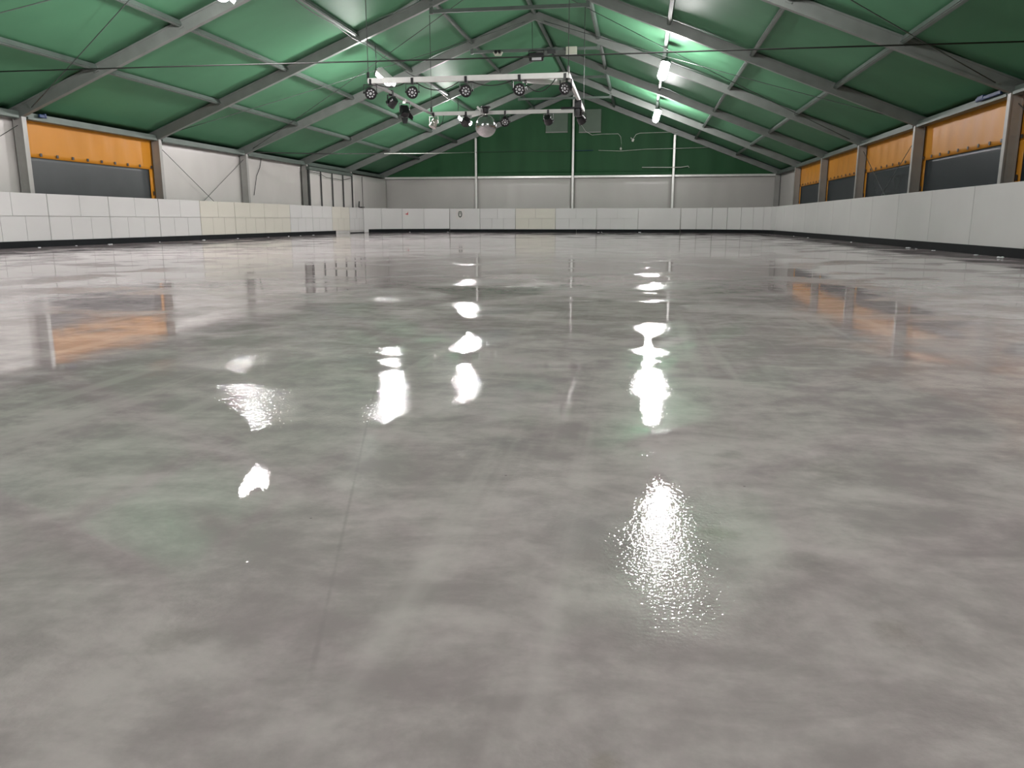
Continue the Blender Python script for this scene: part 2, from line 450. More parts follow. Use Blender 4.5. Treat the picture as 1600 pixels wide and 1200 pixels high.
# ---- far gable wall
wf = structure(empty('wall_far', (MID, D, 0)), 'gable wall, green canvas above a white canvas skirt')
WFB = wf.location.copy()
YG = D + 0.14
def gable_sheet(root, base, Y, xa, xb, lower, seed):
    if lower:
        def fn(u, v): 
            x = xa + (xb - xa) * u; z = 2.80 * v
            return Vector((x, Y + 0.012 * math.sin(7 * x + seed) * math.sin(math.pi * u), z)) - base
        MB().grid(fn, 20, 6).build('canvas_panel', 'white_canvas', root, smooth=True, solid=0.006)
    else:
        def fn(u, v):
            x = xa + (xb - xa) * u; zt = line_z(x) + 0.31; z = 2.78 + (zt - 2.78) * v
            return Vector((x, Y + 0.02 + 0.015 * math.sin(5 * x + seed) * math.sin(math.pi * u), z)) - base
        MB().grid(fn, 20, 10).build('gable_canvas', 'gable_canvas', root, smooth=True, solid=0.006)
xs = [XL, MID - 5, MID, MID + 5, XR]
for i in range(4):
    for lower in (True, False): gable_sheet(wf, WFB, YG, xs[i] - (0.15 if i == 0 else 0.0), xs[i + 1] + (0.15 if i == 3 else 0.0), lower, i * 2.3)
    MB().box(Vector(((xs[i] + xs[i + 1]) / 2, D + 0.04, EAVE + 0.00)) - WFB, (4.86, 0.09, 0.11)).build('gable_rail', 'bright_metal', wf, bevel=0.012)
    MB().box(Vector(((xs[i] + xs[i + 1]) / 2, D + 0.10, EAVE + 0.13)) - WFB, (4.86, 0.06, 0.14)).build('gable_seam', 'gable_canvas', wf)
for x in xs[1:4]:
    zt = line_z(x) - 0.02
    mb = MB().box(Vector((x, D - 0.01, zt / 2)) - WFB, (0.10, 0.10, zt)).box(Vector((x, D - 0.075, zt / 2)) - WFB, (0.05, 0.03, zt))
    mb.build('gable_post', 'bright_metal', wf)
for q0, q1 in (((853, 171), (887, 207)), ((905, 171), (939, 207))):
    a, b = onY(*q0, YG - 0.05), onY(*q1, YG - 0.05)
    c = (a + b) / 2
    v = MB().box(c - WFB, (abs(b.x - a.x), 0.03, abs(a.z - b.z))).build('vent_flap', 'vent_grey', wf, bevel=0.008)
    MB().box(Vector((c.x, c.y - 0.03, b.z + 0.02)) - WFB, (abs(b.x - a.x), 0.03, 0.045)).build('vent_rail', 'rig_grey', v)

# ---- back gable wall, behind the place the photograph was taken from
YB = FY(NF - 1) - 0.14
wb = structure(empty('wall_back', (MID, YB, 0)), 'gable wall at the other end of the rink')
for i in range(4):
    for lower in (True, False): gable_sheet(wb, wb.location.copy(), YB, xs[i] - (0.15 if i == 0 else 0.0), xs[i + 1] + (0.15 if i == 3 else 0.0), lower, i * 3.1)

# ================================================================== PORTAL FRAMES
def portal_frame(k):
    Y = FY(k)
    r = empty('portal_frame', (MID, Y, 0))
    tag(r, 'grey aluminium portal frame of the tent, %s' % ('standing in the green gable wall' if k == 0 else '%s in front of the green gable wall' % ORD[k]), 'tent frame', 'portal frames of the tent')
    if proto_frame:
        for ch in proto_frame[0].children:
            if k == 0 and ch.name.startswith('collar'): continue
            child_copy(ch, r)
        return r
    for sgn in (-1, 1):
        X = sgn * 10
        mb = MB().box((X, 0, EAVE / 2 + 0.02), (0.20, 0.11, EAVE + 0.04))
        for e in (-1, 1): mb.box((X + e * 0.10, 0, EAVE / 2 + 0.02), (0.03, 0.13, EAVE + 0.04))
        for z in (1.35, 1.75, 2.05, 2.35):
            mb.tube([(X - 0.02, -0.066, z), (X - 0.02, -0.058, z)], 0.014, 6)
        mb.build('leg', 'leg_metal', r)
        MB().box((X, 0, 0.01), (0.36, 0.30, 0.02)).build('base_plate', 'dark_metal', r)
        a, b = Vector((sgn * 10.10, 0, EAVE - 0.10 * SL)), Vector((sgn * 0.02, 0, RIDGE - 0.02 * SL))
        up = Vector((sgn * SL, 0, 1)).normalized()
        mb = MB().bar(a, b, 0.09, 0.20, up, 0.12)
        mb.bar(a, b, 0.12, 0.035, up, 0.02).bar(a, b, 0.12, 0.035, up, 0.235)
        mb.build('rafter', 'aluminium', r)
        for d in (2, 4, 6, 8):
            c = Vector((sgn * (10 - d), 0, EAVE + SL * d + 0.17))
            mb = MB().box(c, (0.12, 0.126, 0.13), Matrix.Rotation(sgn * math.atan(SL), 3, 'Y'))
            mb.build('cleat', 'aluminium', r)
    z8 = EAVE + SL * 8 - 0.09
    mb = MB().bar((-2.0, 0, z8), (2.0, 0, z8), 0.07, 0.085)
    for e in (-1, 1): mb.bar((e * 2.0, 0, z8 - 0.06), (e * 2.0, 0, z8 + 0.17), 0.09, 0.09)
    mb.build('collar_tie', 'purlin_metal', r)
    MB().box((0, 0, RIDGE + 0.10), (0.42, 0.10, 0.20)).build('ridge_knee', 'aluminium', r)
    return r
proto_frame = []
order = [3] + [k for k in range(NF) if k != 3]
for k in order:
    f = portal_frame(k)
    if not proto_frame: proto_frame.append(f)

# ================================================================== RINK BARRIERS
BH = 1.15
def tile_rows(w):
    """two stones above, three below"""
    g = 0.011
    zs, zm, ze = 0.135, 0.665, BH
    out = []
    for n, a, b in ((2, zm, ze), (3, zs, zm)):
        for i in range(n):
            out.append((w * i / n + g / 2, w * (i + 1) / n - g / 2, a + g / 2, b - (g / 2 if b < ze else 0)))
    return out
tile_mesh = {}
def barrier_panel(root, base, p0, p1, tiled, mat, nrm, skin=True, name='panel'):
    """a panel of the barrier from p0 to p1 (plan), front face towards nrm"""
    p0, p1 = Vector((*p0, 0)), Vector((*p1, 0)); w = (p1 - p0).length; ang = math.atan2(p1.y - p0.y, p1.x - p0.x)
    n = Vector((*nrm, 0))
    t = (p1 - p0).normalized(); left = Vector((-t.y, t.x, 0)); s = 1 if left.dot(n) > 0 else -1
    g = 0.008
    mb = MB().box((w / 2, -s * 0.035, BH / 2), (w - 2 * g, 0.05, BH - 0.004))
    if not tiled: mb.box((w / 2, 0, BH / 2 + 0.01), (w - 2 * g, 0.02, BH - 0.02))
    pan = mb.build(name, 'board_joint' if tiled else mat, root, bevel=0.0 if tiled else 0.005)
    pan.location = p0 - base; pan.rotation_euler = (0, 0, ang)
    if tiled:
        for (xa, xb, za, zb) in tile_rows(w - 2 * g):
            key = (round(xb - xa, 3), round(zb - za, 3), mat)
            loc = Vector((g + (xa + xb) / 2, 0, (za + zb) / 2))
            if key not in tile_mesh:
                tile_mesh[key] = MB().box((0, 0, 0), (xb - xa, 0.02, zb - za)).build('tile', mat, pan); tile_mesh[key].location = loc
            else:
                c = child_copy(tile_mesh[key], pan, loc)
    return pan
def kick(root, base, p0, p1, nrm, h=0.14):
    p0, p1 = Vector((*p0, 0)), Vector((*p1, 0)); n = Vector((*nrm, 0)).normalized()
    a, b = p0 + n * 0.022 - base, p1 + n * 0.022 - base
    MB().bar(a + Vector((0, 0, h / 2)), b + Vector((0, 0, h / 2)), 0.024, h).build('kick_strip', 'kick_black', root)

# along the wall with the white canvas bays
XBL, XBR, YBF = -13.0, 5.72, 39.30
b1 = tag(empty('rink_barrier', (XBL, 16, 0)), 'white tiled rink barrier beneath the white canvas side wall', 'barrier')
B1 = b1.location.copy()
ys = [18.0 + 2.07 * i for i in range(-10, 9)]
for i in range(len(ys) - 1):
    y0, y1 = ys[i], ys[i + 1]
    if y1 > 34.6: y1 = 34.55
    cream = 22.0 <= y0 < 28.3 or 32 < y0
    barrier_panel(b1, B1, (XBL, y0), (XBL, y1), True, 'board_cream' if cream else 'board_white', (1, 0))
for y0, y1 in ((-2.0, 6.0), (6.0, 14.0), (14.0, 22.0), (22.0, 28.0), (28.0, 32.80)):
    kick(b1, B1, (XBL, y0 + 0.01), (XBL, y1), (1, 0))
# the gate at its end
g1 = tag(empty('barrier_gate', (XBL, 35.5, 0)), 'white barrier gate without kick strip, near the white door panels', 'gate')
barrier_panel(g1, g1.location.copy(), (XBL, 34.575), (XBL, 36.40), True, 'board_white', (1, 0), name='gate_leaf')
MB().box((0.0, 0.75, BH + 0.03), (0.16, 0.30, 0.05)).build('latch_pad', 'black_plastic', g1)
MB().bar((-0.06, 0.52, BH + 0.02), (-0.06, 0.60, BH + 0.30), 0.04, 0.06).build('latch_lever', 'black_plastic', g1)
MB().box((0.012, 0.0, 0.02), (0.03, 1.80, 0.035)).build('bottom_seal', 'kick_black', g1)
# chamfered corner
b2 = tag(empty('rink_barrier', (-11.8, 37.9, 0)), 'plain white barrier run across the rink corner beside the gate', 'barrier')
B2 = b2.location.copy()
cp = [(XBL, 36.43), (-12.45, 37.45), (-11.70, 38.40), (-10.75, 39.00), (-9.50, YBF)]
for a, b in zip(cp[:-1], cp[1:]):
    nn = Vector((b[1] - a[1], -(b[0] - a[0]))).normalized()
    barrier_panel(b2, B2, a, b, False, 'board_white', (nn.x, nn.y))
    s0 = 0.25 if a[0] == XBL else 0.0
    a2 = (a[0] + (b[0] - a[0]) * s0, a[1] + (b[1] - a[1]) * s0)
    kick(b2, B2, a2, b, (nn.x, nn.y), 0.16)
# along the gable
b3 = tag(empty('rink_barrier', (-4, YBF, 0)), 'white rink barrier with tiled panels in front of the green gable', 'barrier')
B3 = b3.location.copy()
fx = [-9.48, -7.93, -6.13, -4.13, -2.11, -0.10, 1.91]
for i in range(6):
    barrier_panel(b3, B3, (fx[i], YBF), (fx[i + 1], YBF), i in (1, 2, 3, 4), 'board_cream' if i == 2 else 'board_white', (0, -1))
kick(b3, B3, (fx[0], YBF), (-3.1, YBF), (0, -1)); kick(b3, B3, (-3.09, YBF), (fx[-1], YBF), (0, -1))
# round the other corner and along the orange bays
b4 = tag(empty('rink_barrier', (XBR, 18, 0)), 'plain white rink barrier beneath the orange canvas windows', 'barrier')
B4 = b4.location.copy()
RC = 3.75
arc = [(1.93 + RC * math.sin(t), YBF - RC + RC * math.cos(t)) for t in [math.pi / 2 * i / 8 for i in range(9)]]
arc = [(1.93 + (x - 1.93) * (XBR - 1.93) / RC, y) for x, y in arc]
for a, b in zip(arc[:-1], arc[1:]):
    nn = Vector((b[1] - a[1], -(b[0] - a[0]))).normalized()
    barrier_panel(b4, B4, a, b, False, 'board_white', (nn.x, nn.y))
    kick(b4, B4, a, b, (nn.x, nn.y), 0.15)
yr = YBF - RC
i = 0
while yr > -2.5:
    y1 = yr - 2.05
    barrier_panel(b4, B4, (XBR, yr), (XBR, y1), False, 'board_white', (-1, 0))
    kick(b4, B4, (XBR, yr), (XBR, y1), (-1, 0), 0.15)
    yr = y1; i += 1

# stickers on the barrier
def sticker_red():
    c = onY(635, 334, YBF); 
    # lies on the corner run: move it onto that run's plane
    a, b = Vector((*cp[3], 0)), Vector((*cp[4], 0)); a2, b2_ = Vector((*cp[2], 0)), Vector((*cp[3], 0))
    d = ray(635, 334); best = None
    for s, e in ((a, b), (a2, b2_)):
        t = (e - s).normalized(); nn = Vector((t.y, -t.x, 0))
        k = (s - C0).dot(nn) / d.dot(nn); p = C0 + d * k
        u = (p - s).dot(t)
        if -0.01 <= u <= (e - s).length + 0.01: best = (p, t, nn)
    if best is None: best = (c, Vector((1, 0, 0)), Vector((0, -1, 0)))
    p, t, nn = best; p = p + nn * 0.014
    r = empty('sticker', p, (0, 0, math.atan2(t.y, t.x)))
    tag(r, 'small red arrow shaped mark on the plain white corner barrier', 'sticker')
    MB().box((0, 0, 0), (0.26, 0.006, 0.30)).build('backing', 'sticker_pale', r)
    m = MB()
    m.add([(-0.09, -0.006, -0.02), (0.08, -0.006, -0.06), (0.08, -0.006, 0.11), (-0.09, -0.002, -0.02), (0.08, -0.002, -0.06), (0.08, -0.002, 0.11), (0.03, -0.006, 0.02), (0.03, -0.002, 0.02)],
          [(0, 1, 6), (1, 2, 6), (3, 7, 4), (4, 7, 5), (0, 3, 4, 1), (1, 4, 5, 2), (2, 5, 7, 6), (6, 7, 3, 0)])
    m.build('mark', 'sticker_red', r)
sticker_red()
def sticker_shield():
    c = onY(719, 335, YBF - 0.016)
    r = tag(empty('sticker', c), 'dark hexagonal shield emblem on the white barrier before the gable', 'sticker')
    MB().box((0, 0.0, 0), (0.46, 0.006, 0.50)).build('backing', 'sticker_pale', r)
    hexo = [(-0.07, 0.155), (0.07, 0.155), (0.105, 0.02), (0.085, -0.10), (0.0, -0.165), (-0.085, -0.10), (-0.105, 0.02)]
    def plate(pts, y, mat, name, s=1.0, dz=0.0):
        n = len(pts); vs = [(x * s, y, z * s + dz) for x, z in pts] + [(x * s, y + 0.003, z * s + dz) for x, z in pts]
        MB().add(vs, [tuple(range(n))[::-1], tuple(range(n, 2 * n))] + [(i, (i + 1) % n, n + (i + 1) % n, n + i) for i in range(n)]).build(name, mat, r)
    plate(hexo, -0.0065, 'sticker_dark', 'shield')
    plate(hexo, -0.0100, 'sticker_mid', 'shield_field', 0.66, 0.02)
    plate([(-0.03, 0.0), (0.03, 0.0), (0.045, -0.06), (0.0, -0.10), (-0.045, -0.06)], -0.0135, 'sticker_pale', 'shield_device')
sticker_shield()

# ================================================================== FLOODLIGHTS
def aim_matrix(n):
    n = Vector(n).normalized(); z = -n                      # local -Z shines
    x = Vector((0, 0, 1)).cross(z)
    x = x.normalized() if x.length > 1e-4 else Vector((1, 0, 0))
    y = z.cross(x)
    return Matrix((x, y, z)).transposed()
def floodlight(pos, n, glow, label, shade=None, name='floodlight'):
    """bullet shaped opal lamp on a short dark housing, hung from the roof purlin; pos is the middle of the lit part"""
    pos = Vector(pos)
    r = tag(empty(name, pos), label, 'floodlight', 'floodlights under the roof')
    R = aim_matrix(n).to_4x4()
    hl, rad = 0.24, 0.125
    prof = [(0.004, -hl)] + [(rad * math.sin(a), -hl + rad * (1 - math.cos(a))) for a in (0.35, 0.7, 1.05, 1.35)] + [(rad, -hl + rad * 1.1), (rad, hl * 0.8), (rad * 0.94, hl)]
    MB().lathe(prof, 16, R).build(name.replace('floodlight', 'lamp_glass'), glow, r, smooth=True)
    h = MB().lathe([(rad * 1.0, hl + 0.003), (rad * 1.12, hl + 0.01), (rad * 1.05, hl + 0.06), (0.05, hl + 0.10), (0.03, hl + 0.14)], 14, R)
    h.build('housing', 'dark_metal', r)
    if shade is not None:
        # curved white shell added to keep lamp light off the roof, bouncing it down
        ax = Vector(n).normalized(); p = Vector(shade); p = (p - ax * p.dot(ax)).normalized(); q = ax.cross(p)
        def fn(u, v):
            t = (u - 0.5) * math.radians(190); rr = rad + 0.035
            return ax * (-hl - 0.02 + v * (2 * hl + 0.05)) + p * (rr * math.cos(t)) + q * (rr * math.sin(t))
        MB().grid(fn, 12, 1).build('added_reflector', 'added_reflector_white', r, solid=0.006)
    a = (R @ Vector((0, 0, hl + 0.13)))
    top = Vector((a.x, a.y, line_z(pos.x + a.x) + 0.12 - pos.z))
    if top.z - a.z > 0.03:
        MB().tube([a, a.lerp(top, 0.5) + Vector((0.01, 0.01, 0)), top], 0.014, 6).build('drop_lead', 'dark_metal', r)
    return r
nL, nR = (0.74, -0.12, -0.66), (-0.24, -0.10, -0.96)
for i, (Y, xl, zl) in enumerate(((32.0, -7.05, 4.48), (22.0, -7.07, 4.41), (13.1, -7.05, 4.33), (3.1, -7.05, 4.35))):
    floodlight((xl, Y, zl), nL, 'lamp_glow_white' if i else 'lamp_glow_white_far', 'lit lamp hung on the slope above the white canvas wall, %s from the gable' % ORD[i + 1], shade=(0.66, 0, 0.74), name='floodlight' if i < 3 else 'floodlight_white_row_offscreen')
for i, (Y, xr, zr) in enumerate(((33.4, 0.51, 4.65), (23.4, 0.50, 4.61), (13.4, 0.50, 4.62), (3.4, 0.50, 4.62))):
    floodlight((xr, Y, zr), nR, 'lamp_glow_orange' if i else 'lamp_glow_orange_far', 'lit lamp hung on the slope above the orange windows, %s from the gable' % ORD[i + 1],
               name=('floodlight', 'floodlight', 'floodlight_orange_row_mirrored_offscreen', 'floodlight_orange_row_offscreen')[i])

# ================================================================== LIGHTING RIG
ZR = 3.31
FL, FR, RL, RR = Vector((-5.48, 15.95, ZR)), Vector((-1.46, 15.95, ZR)), Vector((-5.50, 20.95, ZR)), Vector((-1.52, 20.95, ZR))
rig = tag(empty('lighting_rig', (-3.48, 18.45, ZR)), 'hanging rectangular lighting rig of pale bars carrying stage lights', 'lighting rig')
RB = rig.location.copy()
MB().bar(FL - RB, FR - RB, 0.07, 0.10).build('bar', 'rig_white', rig)
MB().bar(RL - RB, RR - RB, 0.06, 0.09).build('bar', 'rig_white', rig)
MB().bar(FL - RB, RL - RB, 0.05, 0.06).build('bar', 'rig_grey', rig)
MB().bar(FR - RB, RR - RB, 0.06, 0.09).build('bar', 'rig_white', rig)
MB().bar(Vector((-2.35, 15.98, ZR - 0.06)) - RB, Vector((-1.55, 16.3, ZR - 0.07)) - RB, 0.06, 0.10).build('cable_tray', 'rig_white', rig)
for (q, topz) in ((FL, line_z(FL.x)), (FR, line_z(FR.x)), (RL, line_z(RL.x) - 0.15), (RR, line_z(RR.x) - 0.15)):
    MB().tube([q - RB, Vector((q.x, q.y, topz)) - RB], 0.008, 5).build('hanging_wire', 'wire_black', rig)
    MB().tube([q - RB + Vector((0, 0, 0.04)), q - RB + Vector((0, 0, 0.17))], 0.028, 6).build('turnbuckle', 'black_plastic', rig)
# sagging lamp leads between the lights
def sag(a, b, s, n=10):
    a, b = Vector(a), Vector(b)
    return [a.lerp(b, i / n) - Vector((0, 0, s * 4 * (i / n) * (1 - i / n))) for i in range(n + 1)]
for x0, x1, s in ((-5.35, -4.7, 0.08), (-4.5, -3.6, 0.16), (-3.4, -2.5, 0.10), (-2.35, -1.7, 0.24)):
    MB().tube([p - RB for p in sag((x0, 15.99, ZR - 0.05), (x1, 15.99, ZR - 0.03), s)], 0.010, 5).build('lamp_lead', 'wire_black', rig)

def par_can(tilt, back=False):
    """round LED stage light below its clamp; origin at the clamp on the bar"""
    r = empty('stage_light', (0, 0, 0))
    R = aim_matrix(tilt)
    c = Vector((0, 0, -0.21))
    M4 = Matrix.Translation(c) @ R.to_4x4()
    MB().lathe([(0.045, 0.13), (0.085, 0.125), (0.105, 0.06), (0.112, -0.03), (0.118, -0.055), (0.104, -0.055), (0.100, -0.035)], 20, M4).build('can', 'black_plastic', r, smooth=False)
    pl = MB().lathe([(0.0005, -0.0345), (0.101, -0.034), (0.101, -0.032)], 20, M4).build('lens_plate', 'lens_grey', r)
    ld = MB()
    for n, rad in ((1, 0.0), (8, 0.066)):
        for i in range(n):
            a = 2 * math.pi * i / n + 0.2
            ld.lathe([(0.019 if n > 1 else 0.028, -0.036), (0.014, -0.043), (0.002, -0.045)], 8, M4 @ Matrix.Translation((rad * math.cos(a), rad * math.sin(a), 0)))
    ld.build('led_lenses', 'led_clear', pl)
    yk = MB()
    for e in (-1, 1):
        yk.bar((e * 0.128, 0, -0.22), (e * 0.128, 0, -0.05), 0.010, 0.03, (0, 1, 0))
        yk.tube([(e * 0.115, 0, -0.21), (e * 0.145, 0, -0.21)], 0.018, 8)
    yk.bar((-0.128, 0, -0.055), (0.128, 0, -0.055), 0.03, 0.012)
    yk.build('yoke', 'black_plastic', r)
    MB().box((0, 0, -0.005), (0.05, 0.10, 0.12)).build('clamp', 'black_plastic', r)
    return r
FRONT = 'stage lights on the rig bar away from the mirror ball'
REAR = 'stage lights on the rig bar that carries the mirror ball'
pf = par_can((0.0, -0.93, -0.36))
tag(pf, 'round black stage light with pale lenses, on the rig bar away from mirror ball', 'stage light', FRONT)
fpx = (578, 644, 728, 812, 884)
for i, x in enumerate(fpx):
    p = onY(x, 125, 15.95); loc = (p.x, 15.95, ZR - 0.02); rz = (0.5, 0.15, 0.05, -0.05, -0.45)[i]
    if i == 0: o = pf; pf.location = loc; pf.rotation_euler = (0, 0, rz)
    else: o = copy_tree(pf, loc, (0, 0, rz))
    o['label'] = 'round black stage light, rig bar away from mirror ball, ' + ('by the dark side bar', 'second from the dark side bar', 'middle one', 'second from the pale side bar', 'by the pale side bar')[i]
pr = par_can((0.0, 0.80, -0.60))
tag(pr, 'round black stage light turned away, on the bar beside the mirror ball', 'stage light', REAR)
for i, x in enumerate((727, 789, 857, 909)):
    p = onY(x, 170, 20.95); loc = (p.x, 20.95, ZR - 0.02); rz = (0.6, 3.3, -0.2, -0.5)[i]
    if i == 0: o = pr; pr.location = loc; pr.rotation_euler = (0, 0, rz)
    else: o = copy_tree(pr, loc, (0, 0, rz))
    o['label'] = ('round black stage light between silver spotlight and mirror ball', 'round black stage light between mirror ball and grey vent flap', 'round black stage light hanging before the first grey vent flap', 'round black stage light hanging at the corner of pale side bar')[i]
# one more par on the dark side bar
d = ray(611, 137); k = (-5.49) / d.x; p = C0 + d * k
ps = copy_tree(pr, (-5.49, p.y, ZR), (0, 0, 1.2))
tag(ps, 'round black stage light on the thin dark side bar of the rig', 'stage light'); 
if 'group' in ps: del ps['group']

# barn-door light on the same side bar
d = ray(632, 160); p = C0 + d * (-5.49 / d.x)
bd = tag(empty('barn_door_light', (-5.49, p.y, ZR - 0.01)), 'black square stage light with open barn doors, on rig side bar', 'stage light')
R = aim_matrix((0.35, -0.55, -0.75)); c = Vector((0, 0, -0.27))
def tfm(mb): mb.v = [R @ p + c for p in mb.v]; return mb
tfm(MB().box((0, 0, 0.05), (0.17, 0.17, 0.20)).lathe([(0.075, -0.05), (0.080, -0.075), (0.06, -0.075)], 14)).build('body', 'black_plastic', bd)
for a in range(4):
    rot = Matrix.Rotation(a * math.pi / 2, 3, 'Z')
    leaf = MB().hexa([rot @ Vector(q) for q in ((-0.085, 0.085, -0.07), (0.085, 0.085, -0.07), (0.085, 0.092, -0.07), (-0.085, 0.092, -0.07), (-0.05, 0.15, -0.19), (0.05, 0.15, -0.19), (0.05, 0.157, -0.19), (-0.05, 0.157, -0.19))])
    tfm(leaf).build('barn_door', 'black_plastic', bd)
MB().bar((-0.12, 0, -0.26), (-0.12, 0, -0.06), 0.012, 0.03, (0, 1, 0)).bar((0.12, 0, -0.26), (0.12, 0, -0.06), 0.012, 0.03, (0, 1, 0)).bar((-0.12, 0, -0.06), (0.12, 0, -0.06), 0.03, 0.012).build('yoke', 'black_plastic', bd)
MB().box((0, 0, -0.02), (0.05, 0.08, 0.10)).build('clamp', 'silver', bd)

# silver spot at the far left end of the ball's bar
p = onY(674, 172, 20.95)
ss = tag(empty('silver_spotlight', (p.x + 0.06, 20.95, ZR - 0.02)), 'small silver spotlight with cable, at end of the mirror ball bar', 'stage light')
R = aim_matrix((-0.35, -0.30, -0.88)); c = Vector((0, 0, -0.22))
tfm(MB().lathe([(0.04, 0.13), (0.075, 0.11), (0.085, 0.02), (0.08, 0.0), (0.095, -0.02), (0.10, -0.11), (0.09, -0.11)], 16)).build('can', 'silver', ss)
tfm(MB().lathe([(0.001, -0.096), (0.09, -0.095), (0.09, -0.09)], 16)).build('lens_plate', 'lens_grey', ss)
MB().bar((-0.115, 0, -0.22), (-0.115, 0, -0.05), 0.012, 0.03, (0, 1, 0)).bar((0.115, 0, -0.22), (0.115, 0, -0.05), 0.012, 0.03, (0, 1, 0)).bar((-0.115, 0, -0.055), (0.115, 0, -0.055), 0.03, 0.012).build('yoke', 'silver', ss)
MB().box((0, 0, 0.0), (0.05, 0.10, 0.11)).build('clamp', 'dark_metal', ss)
MB().tube([(0.05, 0, -0.30), (0.16, 0, -0.30), (0.24, 0, -0.18), (0.27, 0, -0.02), (0.20, 0, 0.02)], 0.010, 6).build('lead', 'wire_black', ss)

# black scanner fixture near the end of the pale side bar
d = ray(893, 150); p = C0 + d * ((-1.50) / d.x)
sc = tag(empty('scanner_light', (-1.50, 19.0, ZR - 0.02)), 'black moving light with flat plate, under the pale side bar', 'stage light')
MB().box((0, 0, -0.10), (0.16, 0.20, 0.18)).lathe([(0.09, -0.36), (0.10, -0.20), (0.06, -0.18)], 12).build('body', 'black_plastic', sc, bevel=0.01)
MB().box((-0.24, 0.05, -0.17), (0.32, 0.16, 0.04)).build('plate', 'black_plastic', sc)
MB().box((0, 0, 0.0), (0.05, 0.09, 0.09)).build('clamp', 'silver', sc)

# mirror ball with motor
bp_ = onY(759, 197, 20.75)
mb_ = tag(empty('mirror_ball', (bp_.x, 20.75, bp_.z)), 'silver mirror ball hanging from the lighting rig', 'mirror ball')
RBALL = 0.278
prof = [(max(0.0005, RBALL * math.sin(math.pi * i / 36)), RBALL * math.cos(math.pi * i / 36)) for i in range(37)][::-1]
MB().lathe(prof, 72).build('ball', 'mirror_tiles', mb_)          # flat facets are the mirror tiles
mot = MB().lathe([(0.05, RBALL + 0.03), (0.07, RBALL + 0.05), (0.085, RBALL + 0.16), (0.13, RBALL + 0.18), (0.13, RBALL + 0.20)], 14).build('motor', 'black_plastic', mb_)
MB().tube([(0, 0, RBALL - 0.01), (0, 0, RBALL + 0.05)], 0.012, 8).build('spindle', 'silver', mb_)
MB().bar((-0.10, 0, RBALL + 0.08), (-0.22, 0, RBALL + 0.20), 0.05, 0.05).bar((-0.14, 0, RBALL + 0.02), (-0.36, 0.0, RBALL - 0.03), 0.05, 0.05).box((-0.10, 0.1, RBALL + 0.1), (0.05, 0.25, 0.05)).build('bracket', 'rig_white', mb_)

# ================================================================== THINGS ON THE COLLAR TIE
zt3 = EAVE + SL * 8 - 0.09
Yt = FY(3)
p = onY(838, 90, Yt - 0.05)
fd = tag(empty('unlit_floodlight', (p.x, Yt - 0.05, zt3 - 0.05)), 'unlit black floodlight hung under a collar tie below the ridge', 'floodlight')
MB().box((0, 0, -0.17), (0.44, 0.14, 0.24)).build('housing', 'black_plastic', fd, bevel=0.015)
MB().box((0.02, -0.075, -0.235), (0.30, 0.012, 0.08)).build('glass', 'led_clear', fd)
MB().bar((-0.24, 0, -0.20), (-0.24, 0, 0.02), 0.02, 0.04, (0, 1, 0)).bar((0.24, 0, -0.20), (0.24, 0, 0.02), 0.02, 0.04, (0, 1, 0)).bar((-0.24, 0, 0.02), (0.24, 0, 0.02), 0.04, 0.02).build('yoke', 'black_plastic', fd)
MB().tube([(-0.12, 0, 0.02), (-0.14, 0, RIDGE - zt3 - 0.02)], 0.008, 5).build('lead', 'wire_black', fd)
p = onY(893, 80, Yt - 0.06)
jb = tag(empty('junction_box', (p.x, Yt - 0.06, p.z)), 'square beige junction box on a collar tie below the ridge', 'junction box')
MB().box((0, 0, 0), (0.34, 0.14, 0.26)).build('box', 'box_beige', jb, bevel=0.012)
MB().box((0, -0.075, -0.115), (0.35, 0.02, 0.035)).build('lid_edge', 'sticker_pale', jb)
p = onY(778, 83, Yt - 0.06)
cmr = tag(empty('emergency_light', (p.x, Yt - 0.06, p.z)), 'small white fitting with twin dark heads on a collar tie', 'light fitting')
MB().hexa([(-0.16, -0.05, 0.03), (0.16, -0.05, 0.03), (0.16, 0.05, 0.03), (-0.16, 0.05, 0.03), (-0.10, -0.05, -0.08), (0.10, -0.05, -0.08), (0.10, 0.05, -0.08), (-0.10, 0.05, -0.08)]).build('base', 'box_beige', cmr)
for e in (-1, 1): MB().lathe([(0.02, 0.03), (0.045, 0.02), (0.05, -0.04), (0.035, -0.045)], 10, Matrix.Translation((e * 0.06, -0.07, 0.03)) @ Matrix.Rotation(1.2, 4, 'X')).build('head', 'black_plastic', cmr)
p = onY(862, 81, Yt - 0.05)
MBx = MB().box((0, 0, 0), (0.26, 0.10, 0.12)).tube([(0.05, 0, -0.05), (0.07, -0.02, -0.14)], 0.03, 6)
o = MBx.build('cable_clamp', 'dark_metal'); o.location = (p.x, Yt - 0.09, p.z); tag(o, 'dark cable clamp at the middle of a collar tie', 'clamp')

# ================================================================== CABLES
def cable(name, pts, r, mat, label, cat='cable', group=None):
    b = Vector(pts[0]); mb = MB().tube([Vector(q) - b for q in pts], r, 5)
    o = mb.build(name, mat, smooth=True); o.location = b
    return tag(o, label, cat, group)
